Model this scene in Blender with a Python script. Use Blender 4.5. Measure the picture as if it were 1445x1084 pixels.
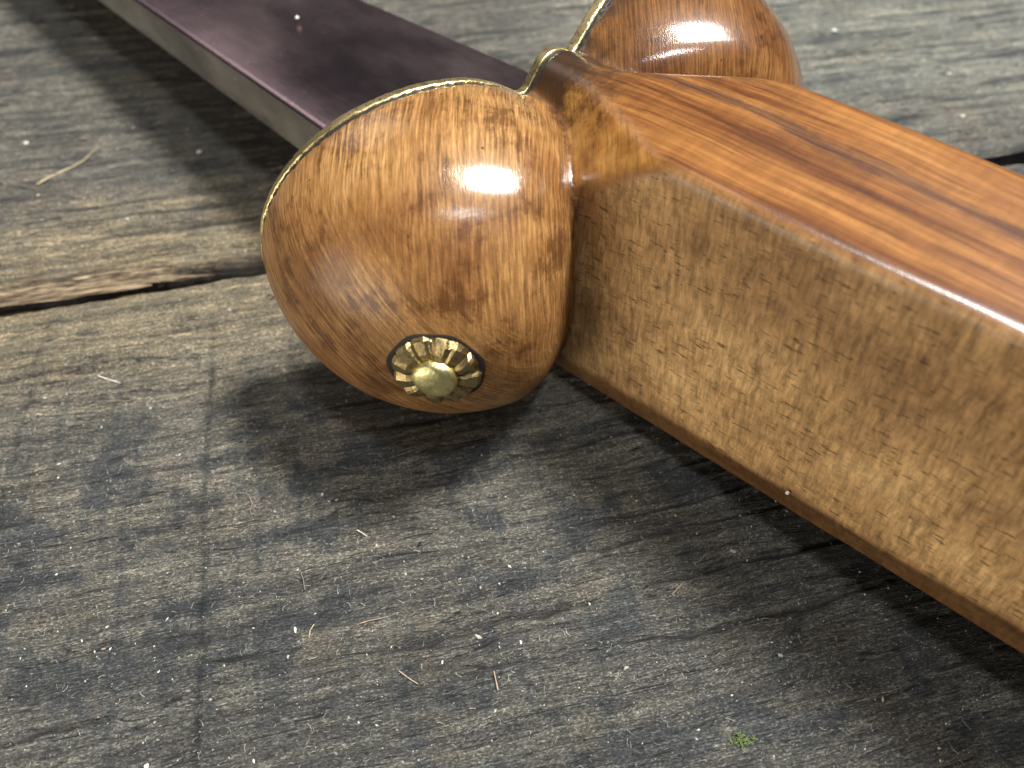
import bpy, math, random
import numpy as np
from mathutils import Vector, Matrix

for o in list(bpy.data.objects):
    bpy.data.objects.remove(o, do_unlink=True)
S = 0.001                                   # everything is authored in millimetres
scene = bpy.context.scene
C = scene.collection
random.seed(7)
rng = np.random.default_rng(11)
rad = math.radians

# ------------------------------------------------------------------ camera
CAM_H = 60.05
cam = bpy.data.cameras.new('camera')
cam_o = bpy.data.objects.new('camera', cam)
C.objects.link(cam_o)
cam_o.location = (0, 0, CAM_H*S)
cam_o.rotation_euler = (rad(90-53.4826), 0, 0)
cam.sensor_width = 36.0
cam.lens = 36.0*1002/1445
cam.clip_start = 0.004
cam.clip_end = 20
cam.dof.use_dof = True
cam.dof.focus_distance = 0.0595
cam.dof.aperture_fstop = 30
scene.camera = cam_o

# ------------------------------------------------------------------ light of the workshop
world = bpy.data.worlds.new('World')
scene.world = world
world.use_nodes = True
bg = world.node_tree.nodes['Background']
bg.inputs['Color'].default_value = (0.90, 0.95, 1.0, 1)
bg.inputs['Strength'].default_value = 0.05

def area(name, az, el, dist, sx, sy, power, col, target=(0, 52, 12)):
    l = bpy.data.lights.new(name, 'AREA')
    l.shape = 'RECTANGLE'; l.size = sx; l.size_y = sy; l.energy = power; l.color = col
    o = bpy.data.objects.new(name, l); C.objects.link(o)
    d = Vector((math.cos(rad(el))*math.sin(rad(az)), math.cos(rad(el))*math.cos(rad(az)), math.sin(rad(el))))
    t = Vector(target)*S
    o.location = t + d*dist
    o.rotation_euler = d.to_track_quat('Z', 'Y').to_euler()
    return o
area('ceiling_lamp_side', 66, 64.5, 0.6, 0.120, 0.120, 8.9, (0.99, 0.985, 0.97))
area('ceiling_lamp_above', 146, 73, 0.6, 0.060, 0.045, 1.5, (0.93, 0.97, 1.0))
area('fill_light_left', -125, 9, 0.36, 0.26, 0.20, 0.95, (1.0, 0.93, 0.82))  # added unseen fill for the near side of grip and lobe
area('sheen_light_far_left', -38, 37, 0.9, 0.35, 0.35, 0.45, (0.98, 0.91, 0.95))  # added unseen light, placed for the sheen on the blade

vs = scene.view_settings
vs.view_transform = 'Standard'; vs.look = 'None'; vs.exposure = 0.0; vs.gamma = 1.0
vs.use_curve_mapping = False
scene.render.engine = 'CYCLES'
scene.render.resolution_x = 1024; scene.render.resolution_y = 768

# ------------------------------------------------------------------ node helpers
class NT:
    def __init__(s, name):
        s.m = bpy.data.materials.new(name); s.m.use_nodes = True
        s.t = s.m.node_tree; s.t.nodes.clear()
        s.out = s.n('ShaderNodeOutputMaterial')
        s.b = s.n('ShaderNodeBsdfPrincipled')
        s.t.links.new(s.b.outputs[0], s.out.inputs['Surface'])
        tc = s.n('ShaderNodeTexCoord')
        s.P = s.vscale(tc.outputs['Object'], (1000, 1000, 1000))
    def n(s, t, **k):
        x = s.t.nodes.new(t)
        for a, v in k.items(): setattr(x, a, v)
        return x
    def put(s, sock, v):
        if hasattr(v, 'is_linked') or hasattr(v, 'links'): s.t.links.new(v, sock)
        else: sock.default_value = v
    def vscale(s, v, sc, rot=(0, 0, 0), loc=(0, 0, 0)):
        x = s.n('ShaderNodeMapping'); s.put(x.inputs['Vector'], v)
        x.inputs['Scale'].default_value = sc; x.inputs['Rotation'].default_value = rot; x.inputs['Location'].default_value = loc
        return x.outputs[0]
    def rs(s, v, rot, sc, loc=(0, 0, 0)):
        return s.vscale(s.vscale(v, (1, 1, 1), rot), sc, loc=loc)
    def vadd(s, a, b):
        x = s.n('ShaderNodeVectorMath', operation='ADD'); s.put(x.inputs[0], a); s.put(x.inputs[1], b); return x.outputs[0]
    def noise(s, v, scale=1.0, detail=4.0, rough=0.55, dist=0.0, color=False):
        x = s.n('ShaderNodeTexNoise'); s.put(x.inputs['Vector'], v)
        x.inputs['Scale'].default_value = scale; x.inputs['Detail'].default_value = detail
        x.inputs['Roughness'].default_value = rough; x.inputs['Distortion'].default_value = dist
        return x.outputs['Color' if color else 'Fac']
    def warp(s, v, scale, amt):
        c = s.noise(v, scale, 2, color=True)
        x = s.n('ShaderNodeVectorMath', operation='MULTIPLY_ADD'); s.put(x.inputs[0], c)
        x.inputs[1].default_value = (amt,)*3; x.inputs[2].default_value = (-amt/2,)*3
        return s.vadd(v, x.outputs[0])
    def ramp(s, f, pts, interp='LINEAR'):
        x = s.n('ShaderNodeValToRGB'); s.put(x.inputs[0], f); r = x.color_ramp; r.interpolation = interp
        while len(r.elements) < len(pts): r.elements.new(0.5)
        for e, (p, c) in zip(r.elements, pts):
            e.position = p; e.color = (c, c, c, 1) if not hasattr(c, '__len__') else (*c, 1)
        return x.outputs[0]
    def math(s, op, a, b=0.0, c=0.0, clamp=False):
        x = s.n('ShaderNodeMath', operation=op, use_clamp=clamp)
        s.put(x.inputs[0], a); s.put(x.inputs[1], b); s.put(x.inputs[2], c); return x.outputs[0]
    def smooth(s, v, a, b):
        x = s.n('ShaderNodeMapRange', interpolation_type='SMOOTHSTEP', clamp=True)
        s.put(x.inputs[0], v); x.inputs[1].default_value = a; x.inputs[2].default_value = b
        return x.outputs[0]
    def mix(s, f, a, b, mode='MIX'):
        x = s.n('ShaderNodeMix', data_type='RGBA', blend_type=mode)
        s.put(x.inputs[0], f)
        for k, v in ((6, a), (7, b)):
            if isinstance(v, tuple): v = (*v, 1) if len(v) == 3 else v
            s.put(x.inputs[k], v)
        return x.outputs[2]
    def attr(s, name):
        x = s.n('ShaderNodeAttribute'); x.attribute_name = name; return x.outputs['Fac']
    def xyz(s, v):
        x = s.n('ShaderNodeSeparateXYZ'); s.put(x.inputs[0], v); return x.outputs
    def comb(s, x_, y_, z_):
        x = s.n('ShaderNodeCombineXYZ'); s.put(x.inputs[0], x_); s.put(x.inputs[1], y_); s.put(x.inputs[2], z_); return x.outputs[0]
    def bump(s, h, dist_mm, strength=1.0, prev=None):
        x = s.n('ShaderNodeBump'); s.put(x.inputs['Height'], h)
        x.inputs['Distance'].default_value = dist_mm*S; x.inputs['Strength'].default_value = strength
        if prev is not None: s.put(x.inputs['Normal'], prev)
        return x.outputs[0]
    def set(s, **k):
        for a, v in k.items():
            nm = a.replace('_', ' ')
            sock = s.b.inputs[nm]
            if isinstance(v, tuple) and len(v) == 3 and nm != 'Normal': v = (*v, 1)
            s.put(sock, v)
        return s.m

# ------------------------------------------------------------------ object helpers
def link(name, me, mat, parent=None):
    o = bpy.data.objects.new(name, me); C.objects.link(o)
    if mat is not None and not me.materials: me.materials.append(mat)
    if parent is not None: o.parent = parent
    return o
def mesh(name, V, F, normals=None, attrs=None, smooth=True):
    me = bpy.data.meshes.new(name)
    V = np.asarray(V, dtype=np.float32)*S
    F = np.asarray(F, dtype=np.int32) if not isinstance(F, list) else F
    if isinstance(F, np.ndarray):
        n = F.shape[1]
        me.vertices.add(len(V)); me.vertices.foreach_set('co', V.ravel())
        me.loops.add(F.size); me.loops.foreach_set('vertex_index', F.ravel())
        me.polygons.add(len(F)); me.polygons.foreach_set('loop_start', np.arange(0, F.size, n, dtype=np.int32))
        me.update(calc_edges=True)
    else:
        me.from_pydata([tuple(map(float, v)) for v in V], [], F); me.update()
    me.polygons.foreach_set('use_smooth', np.full(len(me.polygons), smooth))
    for k, a in (attrs or {}).items():
        at = me.attributes.new(k, 'FLOAT', 'POINT'); at.data.foreach_set('value', np.asarray(a, dtype=np.float32))
    if normals is not None:
        me.normals_split_custom_set_from_vertices([tuple(map(float, x)) for x in normals])
    return me
def tag(o, label=None, cat=None, group=None, kind=None):
    for k, v in (('label', label), ('category', cat), ('group', group), ('kind', kind)):
        if v: o[k] = v
    return o

# value noise for real relief
TAB = rng.random((256, 256)).astype(np.float64)
def vnoise(x, y, seed=0):
    x = np.asarray(x, float)+seed*17.31; y = np.asarray(y, float)+seed*41.77
    xi = np.floor(x).astype(int); yi = np.floor(y).astype(int)
    fx = x-xi; fy = y-yi; fx = fx*fx*(3-2*fx); fy = fy*fy*(3-2*fy)
    g = lambda a, b: TAB[a & 255, b & 255]
    return (g(xi, yi)*(1-fx)+g(xi+1, yi)*fx)*(1-fy)+(g(xi, yi+1)*(1-fx)+g(xi+1, yi+1)*fx)*fy
def fbm(x, y, seed=0, octv=4, gain=0.5):
    a, s, t = 1.0, 0.0, 0.0
    for k in range(octv):
        s = s+a*vnoise(x*2**k, y*2**k, seed+k*3); t += a; a *= gain
    return s/t
def sstep(a, b, x):
    t = np.clip((x-a)/(b-a), 0, 1); return t*t*(3-2*t)

# ================================================================== THE TABLE
TH = 12.3
def plank_material():
    M = NT('weathered_oak')
    P = M.P
    W = M.warp(M.vscale(P, (1, 1, 1)), 0.045, 3.2)
    grain = M.noise(M.vscale(W, (0.035, 0.75, 0.5)), 1.0, 6, 0.66)
    fine = M.noise(M.vscale(W, (0.28, 3.4, 2.0)), 1.0, 4, 0.65)
    fibre = M.noise(M.vscale(W, (0.9, 7.0, 4.0)), 1.0, 3, 0.7)
    blot = M.noise(M.vscale(P, (0.06, 0.10, 0.1)), 1.0, 5, 0.6)
    blot2 = M.noise(M.vscale(P, (0.15, 0.20, 0.1), loc=(31, 7, 0)), 1.0, 5, 0.62)
    saw = M.noise(M.vscale(P, (0.55, 0.035, 0.1), loc=(3, 1, 0)), 1.0, 5, 0.65)
    speck = M.noise(M.vscale(P, (2.2, 3.4, 2.0)), 1.0, 3, 0.6)
    base = M.ramp(grain, [(0.28, (0.050, 0.049, 0.047)), (0.44, (0.092, 0.088, 0.079)), (0.58, (0.132, 0.125, 0.108)), (0.74, (0.21, 0.193, 0.158))])
    det = M.ramp(fine, [(0.28, (0.42, 0.43, 0.45)), (0.45, (0.88, 0.88, 0.88)), (0.60, (1.12, 1.10, 1.06)), (0.75, (1.5, 1.42, 1.28))])
    col = M.mix(1.0, base, det, 'MULTIPLY')
    det2 = M.ramp(fibre, [(0.30, 0.34), (0.5, 1.0), (0.70, 1.8)])
    col = M.mix(0.85, col, det2, 'MULTIPLY')
    grit = M.noise(M.vscale(P, (3.6, 7.5, 5.0)), 1.0, 3, 0.8)
    col = M.mix(0.9, col, M.ramp(grit, [(0.34, 0.10), (0.46, 0.80), (0.55, 1.1), (0.66, 3.6)]), 'MULTIPLY')
    # hairline splits that wander along the grain
    def hair(sc, loc, w, brk, t0):
        n_ = M.noise(M.vscale(W, sc, loc=loc), 1.0, 3, 0.55)
        ln = M.math('SUBTRACT', 1.0, M.smooth(M.math('ABSOLUTE', M.math('SUBTRACT', n_, 0.5)), w*0.35, w))
        mk = M.smooth(M.noise(M.vscale(P, brk, loc=loc), 1.0, 3, 0.6), t0, t0+0.05)
        return M.math('MULTIPLY', ln, mk)
    crk = M.math('MAXIMUM', hair((0.020, 0.34, 0.1), (3, 5, 0), 0.0055, (0.07, 0.35, 0.1), 0.47), hair((0.045, 0.85, 0.1), (13, 25, 0), 0.012, (0.13, 0.8, 0.1), 0.52))
    crk = M.math('MAXIMUM', crk, hair((0.10, 1.9, 0.1), (53, 85, 0), 0.024, (0.2, 1.4, 0.1), 0.56))
    # tan weathering along the joint, blue-black iron staining and painted shade over the near plank
    u, v, z = M.xyz(P)
    vv = M.math('ADD', v, M.math('MULTIPLY', M.math('SUBTRACT', blot2, 0.5), 26.0))
    uu = M.math('ADD', u, M.math('MULTIPLY', M.math('SUBTRACT', blot, 0.5), 30.0))
    tanm = M.math('MULTIPLY', M.smooth(vv, 44, 62), M.math('SUBTRACT', 1.0, M.smooth(vv, 72, 90)))
    tanm = M.math('MULTIPLY', tanm, M.math('SUBTRACT', 1.0, M.smooth(uu, -18, 30)))
    col = M.mix(M.math('MULTIPLY', tanm, 0.75), col, M.mix(1.0, col, (1.95, 1.70, 1.25), 'MULTIPLY'))
    stain_and_shade = M.smooth(M.math('ADD', M.math('MULTIPLY', blot2, 0.75), M.math('MULTIPLY', saw, 0.25)), 0.46, 0.58)
    stain_and_shade = M.math('MAXIMUM', stain_and_shade, M.math('MULTIPLY', M.smooth(saw, 0.50, 0.68), 0.75))
    low = M.math('MULTIPLY', M.math('SUBTRACT', 1.0, M.smooth(vv, 14, 44)), 0.55)  # shade laid into the colour towards the near side
    stain_and_shade = M.math('MAXIMUM', stain_and_shade, low)
    stain_and_shade = M.math('MULTIPLY', stain_and_shade, M.math('SUBTRACT', 1.0, M.math('MULTIPLY', M.smooth(v, 66, 72), 0.6)))
    stain_and_shade = M.math('MULTIPLY', stain_and_shade, M.math('SUBTRACT', 1.0, M.math('MULTIPLY', tanm, 0.6)))
    col = M.mix(M.math('MULTIPLY', stain_and_shade, 1.0), col, M.mix(1.0, col, (0.36, 0.42, 0.52), 'MULTIPLY'))
    warm = M.smooth(M.noise(M.vscale(P, (0.10, 0.13, 0.1), loc=(77, 19, 0)), 1.0, 4, 0.6), 0.52, 0.7)
    col = M.mix(M.math('MULTIPLY', warm, 0.3), col, M.mix(1.0, col, (1.35, 1.10, 0.80), 'MULTIPLY'))
    col = M.mix(1.0, col, (1.12, 1.08, 0.99), 'MULTIPLY')
    # dark summer-wood lines and painted sheen on the far plank
    fl_ = M.noise(M.vscale(W, (0.022, 0.62, 0.4), loc=(40, 11, 0)), 1.0, 5, 0.62)
    fl_ = M.math('MULTIPLY', M.math('SUBTRACT', 1.0, M.smooth(fl_, 0.36, 0.48)), M.smooth(v, 68, 76))
    col = M.mix(M.math('MULTIPLY', fl_, 0.8), col, M.mix(1.0, col, (0.26, 0.28, 0.32), 'MULTIPLY'))
    far = M.smooth(uu, 10, 60)
    far = M.math('MULTIPLY', far, M.smooth(v, 66, 90))
    col = M.mix(M.math('MULTIPLY', far, 0.8), col, M.mix(1.0, col, (1.55, 1.68, 1.72), 'MULTIPLY'))  # sheen at the far right put into the plank colour
    col = M.mix(M.math('MULTIPLY', crk, 0.92), col, (0.008, 0.008, 0.008))
    # dirt packed in splits, shade painted down the open joint, clean broken wood at the plank's edge
    col = M.mix(M.math('MULTIPLY', M.attr('mark'), 0.9), col, M.mix(1.0, col, (0.3, 0.33, 0.38), 'MULTIPLY'))
    brk = M.ramp(fine, [(0.32, (0.05, 0.03, 0.018)), (0.46, (0.21, 0.145, 0.08)), (0.54, (0.34, 0.25, 0.15)), (0.66, (0.62, 0.48, 0.30))])
    col = M.mix(M.attr('broken'), col, brk)
    col = M.mix(M.math('MULTIPLY', M.attr('split'), 0.95), col, (0.014, 0.010, 0.007))
    flick = M.smooth(speck, 0.67, 0.73)
    col = M.mix(M.math('MULTIPLY', flick, 0.55), col, (0.5, 0.48, 0.42))
    h = M.math('ADD', M.math('MULTIPLY', fine, 0.7), M.math('MULTIPLY', fibre, 0.5))
    h = M.math('ADD', h, M.math('MULTIPLY', grit, 0.45))
    nb = M.bump(h, 0.5, 1.0)
    rough = M.ramp(fibre, [(0.3, 0.64), (0.7, 0.42)])
    return M.set(Base_Color=col, Roughness=rough, Specular_IOR_Level=0.5, Normal=nb)
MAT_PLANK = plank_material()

table = bpy.data.objects.new('tabletop', None); C.objects.link(table)
table.rotation_euler = (0, 0, rad(TH))
tag(table, kind='structure')

def spaced(a, d0, d1, b, step):
    left, x, s = [], d0, step
    while x > a: s *= 1.13; x -= s; left.append(max(x, a))
    right, x, s = [], d1, step
    while x < b: s *= 1.13; x += s; right.append(min(x, b))
    return np.array(left[::-1]+list(np.arange(d0, d1, step))+right)

def edge_near(u): return 66.0+0.55*(fbm(u*0.16, u*0+3.3, 5, 4)-0.5)*2+0.5*sstep(-20, -60, u)*-1
def edge_far(u): return 68.1+0.45*(fbm(u*0.11, u*0+8.1, 6, 5, 0.6)-0.5)*2+1.1*np.exp(-((u+36)/7)**2)+0.75*sstep(-31, -24, u)*(1-sstep(-8, 4, u))

CR = []        # splits: u0, length, v, depth, halfwidth, slope
crng = random.Random(3)
for k in range(150):
    CR.append((crng.uniform(-75, 115), crng.choice([6, 9, 14, 20, 34])*crng.uniform(.6, 1.3), crng.uniform(-12, 64),
               crng.uniform(.12, .5), crng.uniform(.07, .17), crng.uniform(-.03, .05)))
for k in range(110):
    CR.append((crng.uniform(-75, 125), crng.choice([8, 14, 20, 34])*crng.uniform(.6, 1.3), crng.uniform(70, 150),
               crng.uniform(.12, .45), crng.uniform(.10, .28), crng.uniform(-.04, .04)))
for c in ((8, 24, 26.2, .7, .18, .03), (6, 30, 23.6, .6, .16, .04), (14, 26, 19.5, .8, .2, .03), (-8, 22, 18.9, .8, .22, .03),
          (3, 22, 34.5, .7, .15, .04), (-52, 14, 41.8, .7, .2, .0), (-52, 13, 40.9, .7, .16, .0), (-37, 10, 18.2, .8, .2, .02),
          (11, 30, 14.4, .6, .18, .04), (20, 26, 30.2, .6, .16, .03), (72, 34, 66.9, .5, .2, 0)):
    CR.append(c)
MARKS = ((-21.7, 1.15, .22, 3, 61), (-40.2, 1.0, .26, 22, 64), (18.3, .5, .2, 18, 60), (4.0, .2, .1, 0, 45), (-56, .3, .14, 10, 60))

def relief(U, V, seed, far):
    wv = V+1.6*(fbm(U*0.03, V*0.05, seed+1, 3)-0.5)*2
    h = 0.34*(fbm(U*0.045, wv*0.62, seed+2, 5, 0.62)-0.5)*2
    h += 0.17*(fbm(U*0.22, wv*2.1, seed+3, 3, 0.6)-0.5)*2
    h += 0.30*(fbm(U*0.05, V*0.045, seed+4, 3)-0.5)*2
    h *= 1.75 if far else 1.4
    split = np.zeros_like(U); mark = np.zeros_like(U)
    for (u0, L, v0, dep, hw, sl) in CR:
        if (v0 > 66.5) != far: continue
        iu = np.where((U[:, 0] > u0) & (U[:, 0] < u0+L))[0]
        if len(iu) == 0: continue
        uu = U[iu, 0]; t = (uu-u0)/L
        path = v0+sl*(uu-u0)+0.5*(fbm(uu*0.3, uu*0+v0, 9, 3)-0.5)*2
        w = hw*np.clip(np.minimum(t, 1-t)*5, 0, 1)*(0.4+1.1*vnoise(uu*0.8, uu*0+v0, 4))+1e-4
        g = np.exp(-((V[iu]-path[:, None])/w[:, None])**2)
        h[iu] -= dep*g; split[iu] = np.maximum(split[iu], g*min(1, dep*1.7))
    for (u0, amt, w, va, vb) in MARKS:
        if far: continue
        du = U-u0-0.0007*(V-35)**2-0.25*(vnoise(V*0.35, V*0+u0, 8)-0.5)
        on = sstep(va-4, va+4, V)*(1-sstep(vb-3, vb+3, V))*(0.45+0.8*vnoise(V*1.1, V*0+u0, 5))
        g = np.exp(-(du/w)**2)*on
        h -= 0.22*amt*g; mark = np.maximum(mark, amt*g)
        h += 0.10*amt*(sstep(-0.2, 0.2, du)-0.5)*np.exp(-(du/5)**2)*on
    # faint repeating strokes of the saw blade across the grain
    h += 0.05*(fbm(U*0.85+0.02*V, V*0.02, seed+7, 2)-0.5)*2
    return h, split, mark

def plank(name, us, vs_, far, seed):
    U, V = np.meshgrid(us, vs_, indexing='ij')
    h, split, mark = relief(U, V, seed, far)
    broken = np.zeros_like(U)
    if far:
        e = edge_far(U)
        V2 = np.maximum(V, e)
        d = V-e
        rag = fbm(U*0.12, V*2.6, 21, 4, 0.65)
        st = 1.45-0.75*sstep(-31, -24, U)+0.9*(fbm(U*0.22, U*0+2.0, 33, 4, 0.6)-0.5)*2
        lf = sstep(4, -10, U)                       # the break runs out behind the dagger
        step = sstep(st+0.22, st-0.10, d)
        slope = sstep(st, -0.2, d)
        right = sstep(-30, -22, U)
        h -= lf*(step*(0.75+0.75*right+0.9*(rag-0.5))+slope*(0.7+1.1*right))+(1-lf)*0.7*sstep(0.9, 0, d)
        broken = lf*np.maximum(step, 0.5*sstep(st+1.2, st, d))
        split = np.maximum(split, broken*(0.98*right+0.9*sstep(0.60, 0.72, rag)*(1-right)))  # right-hand break darkened to paint the shade of the gap
        split = np.maximum(split, np.where(d < 0.05, 0.95, 0.0))  # joint wall painted dark for the depth of the gap
        split = np.maximum(split, lf*0.8*np.exp(-((d-st)/0.16)**2))  # painted shadow line at the broken step
        V = V2
    else:
        e = edge_near(U)
        V2 = np.minimum(V, e); d = e-V2
        h -= 0.55*sstep(0.7, 0.0, d)
        broken = 0.5*sstep(0.4, 0.0, d)
        V = V2
    nu, nv = U.shape
    verts = np.stack([U, V, h], -1).reshape(-1, 3)
    idx = np.arange(nu*nv).reshape(nu, nv)
    F = np.stack([idx[:-1, :-1], idx[1:, :-1], idx[1:, 1:], idx[:-1, 1:]], -1).reshape(-1, 4)
    at = dict(split=split.ravel(), mark=mark.ravel(), broken=broken.ravel())
    # sides and underside
    ring = np.concatenate([idx[:, 0], idx[-1, 1:], idx[-2::-1, -1], idx[0, -2:0:-1]])
    n0 = len(verts); low = verts[ring].copy(); mid = low.copy()
    mid[:, 2] -= 1.2; low[:, 2] = -14
    sd = (1 if far else -1)
    lowv = np.concatenate([mid, low])
    verts = np.concatenate([verts, lowv])
    m = len(ring); a = np.arange(m); b = (a+1) % m
    F2 = np.concatenate([np.stack([ring[a], n0+a, n0+b, ring[b]], -1), np.stack([n0+a, n0+m+a, n0+m+b, n0+b], -1)])
    F = np.concatenate([F, F2[:, ::-1]])
    ctr = len(verts)
    for k in at: at[k] = np.concatenate([at[k], np.full(2*m, {'split': .95, 'mark': 0, 'broken': 0.0}[k])])  # sides painted dark as if deep in the joint's shade
    # winding: make the top face up
    F = F if True else F
    me = mesh(name, verts, F, attrs=at)
    return link(name, me, MAT_PLANK, table)

us = spaced(-230, -66, 122, 270, 0.5)
near_v = np.concatenate([spaced(-120, -2, 66.0, 66.0, 0.2), [66.4, 66.8, 67.2]])
far_v = np.concatenate([[66.2, 66.6, 67.0], spaced(67.2, 67.2, 150, 260, 0.23)])
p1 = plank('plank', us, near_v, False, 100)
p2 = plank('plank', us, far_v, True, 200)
# a board behind the joint so that the split ends in wood, not in nothing
def box(x0, x1, y0, y1, z0, z1):
    V = [(x, y, z) for x in (x0, x1) for y in (y0, y1) for z in (z0, z1)]
    F = [(0, 1, 3, 2), (4, 6, 7, 5), (0, 4, 5, 1), (2, 3, 7, 6), (0, 2, 6, 4), (1, 5, 7, 3)]
    return V, F
V_, F_ = box(-229, 269, 60, 80, -24, -14.1)
link('batten', mesh('batten', V_, F_, smooth=False, attrs=dict(split=[.6]*8, mark=[0]*8, broken=[0]*8)), MAT_PLANK, table)

def table_h(u, v):
    far = v > 67.0
    U = np.array([[u]]); V = np.array([[v]])
    return float(relief(U, V, 200 if far else 100, far)[0][0, 0])
uax = np.array([math.cos(rad(TH)), math.sin(rad(TH))]); vax = np.array([-math.sin(rad(TH)), math.cos(rad(TH))])
def on_table(x, y):
    p = np.array([x, y]); return np.array([x, y, table_h(p@uax, p@vax)])

# slivers torn loose along the broken edge (pieces of the far plank)
def sliver_mesh(name, pts, widths, thick):
    pts = np.array(pts, float); V, F = [], []
    for i, p in enumerate(pts):
        t = pts[min(i+1, len(pts)-1)]-pts[max(i-1, 0)]; t /= np.linalg.norm(t)
        s = np.cross(t, [0, 0, 1.0]); s /= np.linalg.norm(s)+1e-9; n = np.cross(s, t)
        w = widths[i]/2; q = thick*max(0.15, widths[i]/max(widths))/2
        for a, b in ((-w, -q), (w, -q*0.6), (w*0.7, q), (-w*0.6, q*1.1)): V.append(p+s*a+n*b)
    for i in range(len(pts)-1):
        for k in range(4):
            F.append((4*i+k, 4*i+(k+1) % 4, 4*i+4+(k+1) % 4, 4*i+4+k))
    F.append((3, 2, 1, 0)); k = 4*(len(pts)-1); F.append((k, k+1, k+2, k+3))
    return mesh(name, V, F, smooth=False, attrs=dict(split=[0]*len(V), mark=[0]*len(V), broken=[1.0]*len(V)))
for k, (u0, u1, v0, v1, z0, z1, w) in enumerate(((-36, -26, 69.6, 68.9, .1, -.1, .55), (-48, -29, 67.6, 67.3, -.7, -.6, .9), (-42, -22, 68.5, 67.7, -.4, -.9, .7),
                                               (-56, -40, 68.6, 68.2, -.3, -.4, .5))):
    n = 9; pts = []
    for i in range(n):
        t = i/(n-1)
        pts.append((u0+(u1-u0)*t, v0+(v1-v0)*t+0.22*(vnoise(t*4, k*3.1, 2)-.5), z0+(z1-z0)*t+0.2*math.sin(t*3.1)+0.15*(vnoise(t*5, k*1.7, 3)-.5)))
    ws = [w*(0.12+0.88*math.sin(math.pi*min(1, max(0, i/(n-1))))**.6)*(0.75+.5*random.random()) for i in range(n)]
    link('splinter', sliver_mesh('splinter', pts, ws, w*0.7), MAT_PLANK, p2)

# ================================================================== THE DAGGER
# frame: x towards the pommel, y towards the near lobe, z up
YAW, TILT, ROLL = rad(135.996), rad(1.53943), rad(-2.95603)
X = np.array([math.cos(TILT)*math.sin(YAW), math.cos(TILT)*math.cos(YAW), math.sin(TILT)])
Y0 = np.cross(X, [0, 0, 1.0]); Y0 /= np.linalg.norm(Y0); Z0 = np.cross(Y0, X)
Yv = math.cos(ROLL)*Y0+math.sin(ROLL)*Z0; Zv = -math.sin(ROLL)*Y0+math.cos(ROLL)*Z0
# Yv points to the right of X, so the frame is left handed: build with y negated
MIR = np.array([1, -1, 1.0])
dagger = bpy.data.objects.new('dagger', None); C.objects.link(dagger)
Mx = Matrix(((X[0], -Yv[0], Zv[0], 3.60725*S), (X[1], -Yv[1], Zv[1], 59.9078*S), (X[2], -Yv[2], Zv[2], (CAM_H-44.8263)*S), (0, 0, 0, 1)))
dagger.matrix_world = Mx
tag(dagger, 'dagger with two-lobed varnished wooden hilt, brass guard plate and dark steel blade lying on planks', 'dagger')
def to_world(p):
    p = np.asarray(p, float)
    return np.array([3.60725, 59.9078, CAM_H-44.8263])+p[0]*X+p[1]*Yv+p[2]*Zv

KX, YL, XL, AX, AY, AZ = 8.74068, 14.3309, 0.0421, 17.0, 15.5059, 14.4425
def pl3(a, b, c, outward):
    a, b, c = map(np.array, (a, b, c)); n = np.cross(b-a, c-a); n = n/np.linalg.norm(n)
    if n@np.array(outward) < 0: n = -n
    return n, n@a
PL_SIDE = pl3((18.2, 6.4, 13.5), (42.4, 4.9, 13.5), (28.5, 9., -9.3), (0, 1, 0))
PL_LOW = pl3((28.5, 9., -9.3), (54.3, 7.4, -7.6), (28.7, 7.75, -14.0), (0, 1, -.2))
PL_CHAM = pl3((28.7, 7.75, -14.0), (55, 6.2, -12.6), (28.7, 6.2, -14.6), (0, 1, -1))
PL_TRANS = pl3((18.2, 6.4, 13.5), (5.1, .5, 12.6), (9.9, 7.4, 8.1), (0, 1, 1))
def smax(a, b, k):
    h = np.clip(0.5+0.5*(a-b)/k, 0, 1); return b+(a-b)*h+k*h*(1-h)
def smin(a, b, k): return -smax(-a, -b, k)
def plane(pl, x, y, z): return pl[0][0]*x+pl[0][1]*y+pl[0][2]*z-pl[1]
def top_z(x): return 12.05+1.45*sstep(-2, 20, x)
def planes_near(x, y, z):
    return plane(PL_SIDE, x, y, z), plane(PL_LOW, x, y, z), plane(PL_CHAM, x, y, z), plane(PL_TRANS, x, y, z)
def grip_sdf(x, y, z, parts=False):
    yc = -1.1-0.055*(x-18)
    s, l, c, t = planes_near(x, y, z)
    s2, l2, c2, t2 = planes_near(x, 2*yc-y, z)
    c0 = 1-sstep(-1, 7, x)
    t = t-1.3*c0; t2 = t2-2.6*c0
    tp = z-top_z(x)
    bt = -z-14.6
    und = 0.34*(vnoise(x*0.09, z*0.10, 51)-0.5)+0.12*(vnoise(x*0.3, z*0.25, 52)-0.5)
    s = s+und; l = l-und; tp = tp+0.4*(vnoise(x*0.06, y*0.12, 53)-0.5)
    g = smax(tp, s, 1.1); g = smax(g, l, 0.35); g = smax(g, c, 0.7); g = smax(g, t, 0.8)
    g = smax(g, s2, 1.3); g = smax(g, l2, 0.7); g = smax(g, c2, 0.7); g = smax(g, t2, 1.0)
    g = smax(g, bt, 0.8)
    g = g-2.6*sstep(60, 100, x)
    g = smax(g, x-98, 3.0)
    if parts: return g, tp, s, t, l
    return g
def lobe_sdf(x, y, z, sg):
    ax = np.where(x > XL, AX, 17.448)
    px, py, pz = (x-XL)/ax, (y-sg*YL)/AY, z/AZ
    k0 = np.sqrt(px*px+py*py+pz*pz)+1e-9
    k1 = np.sqrt((px/ax)**2+(py/AY)**2+(pz/AZ)**2)+1e-9
    e = k0*(k0-1)/k1
    return smax(e, 0.834*x-0.552*sg*y-5.0, 4.0)
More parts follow.
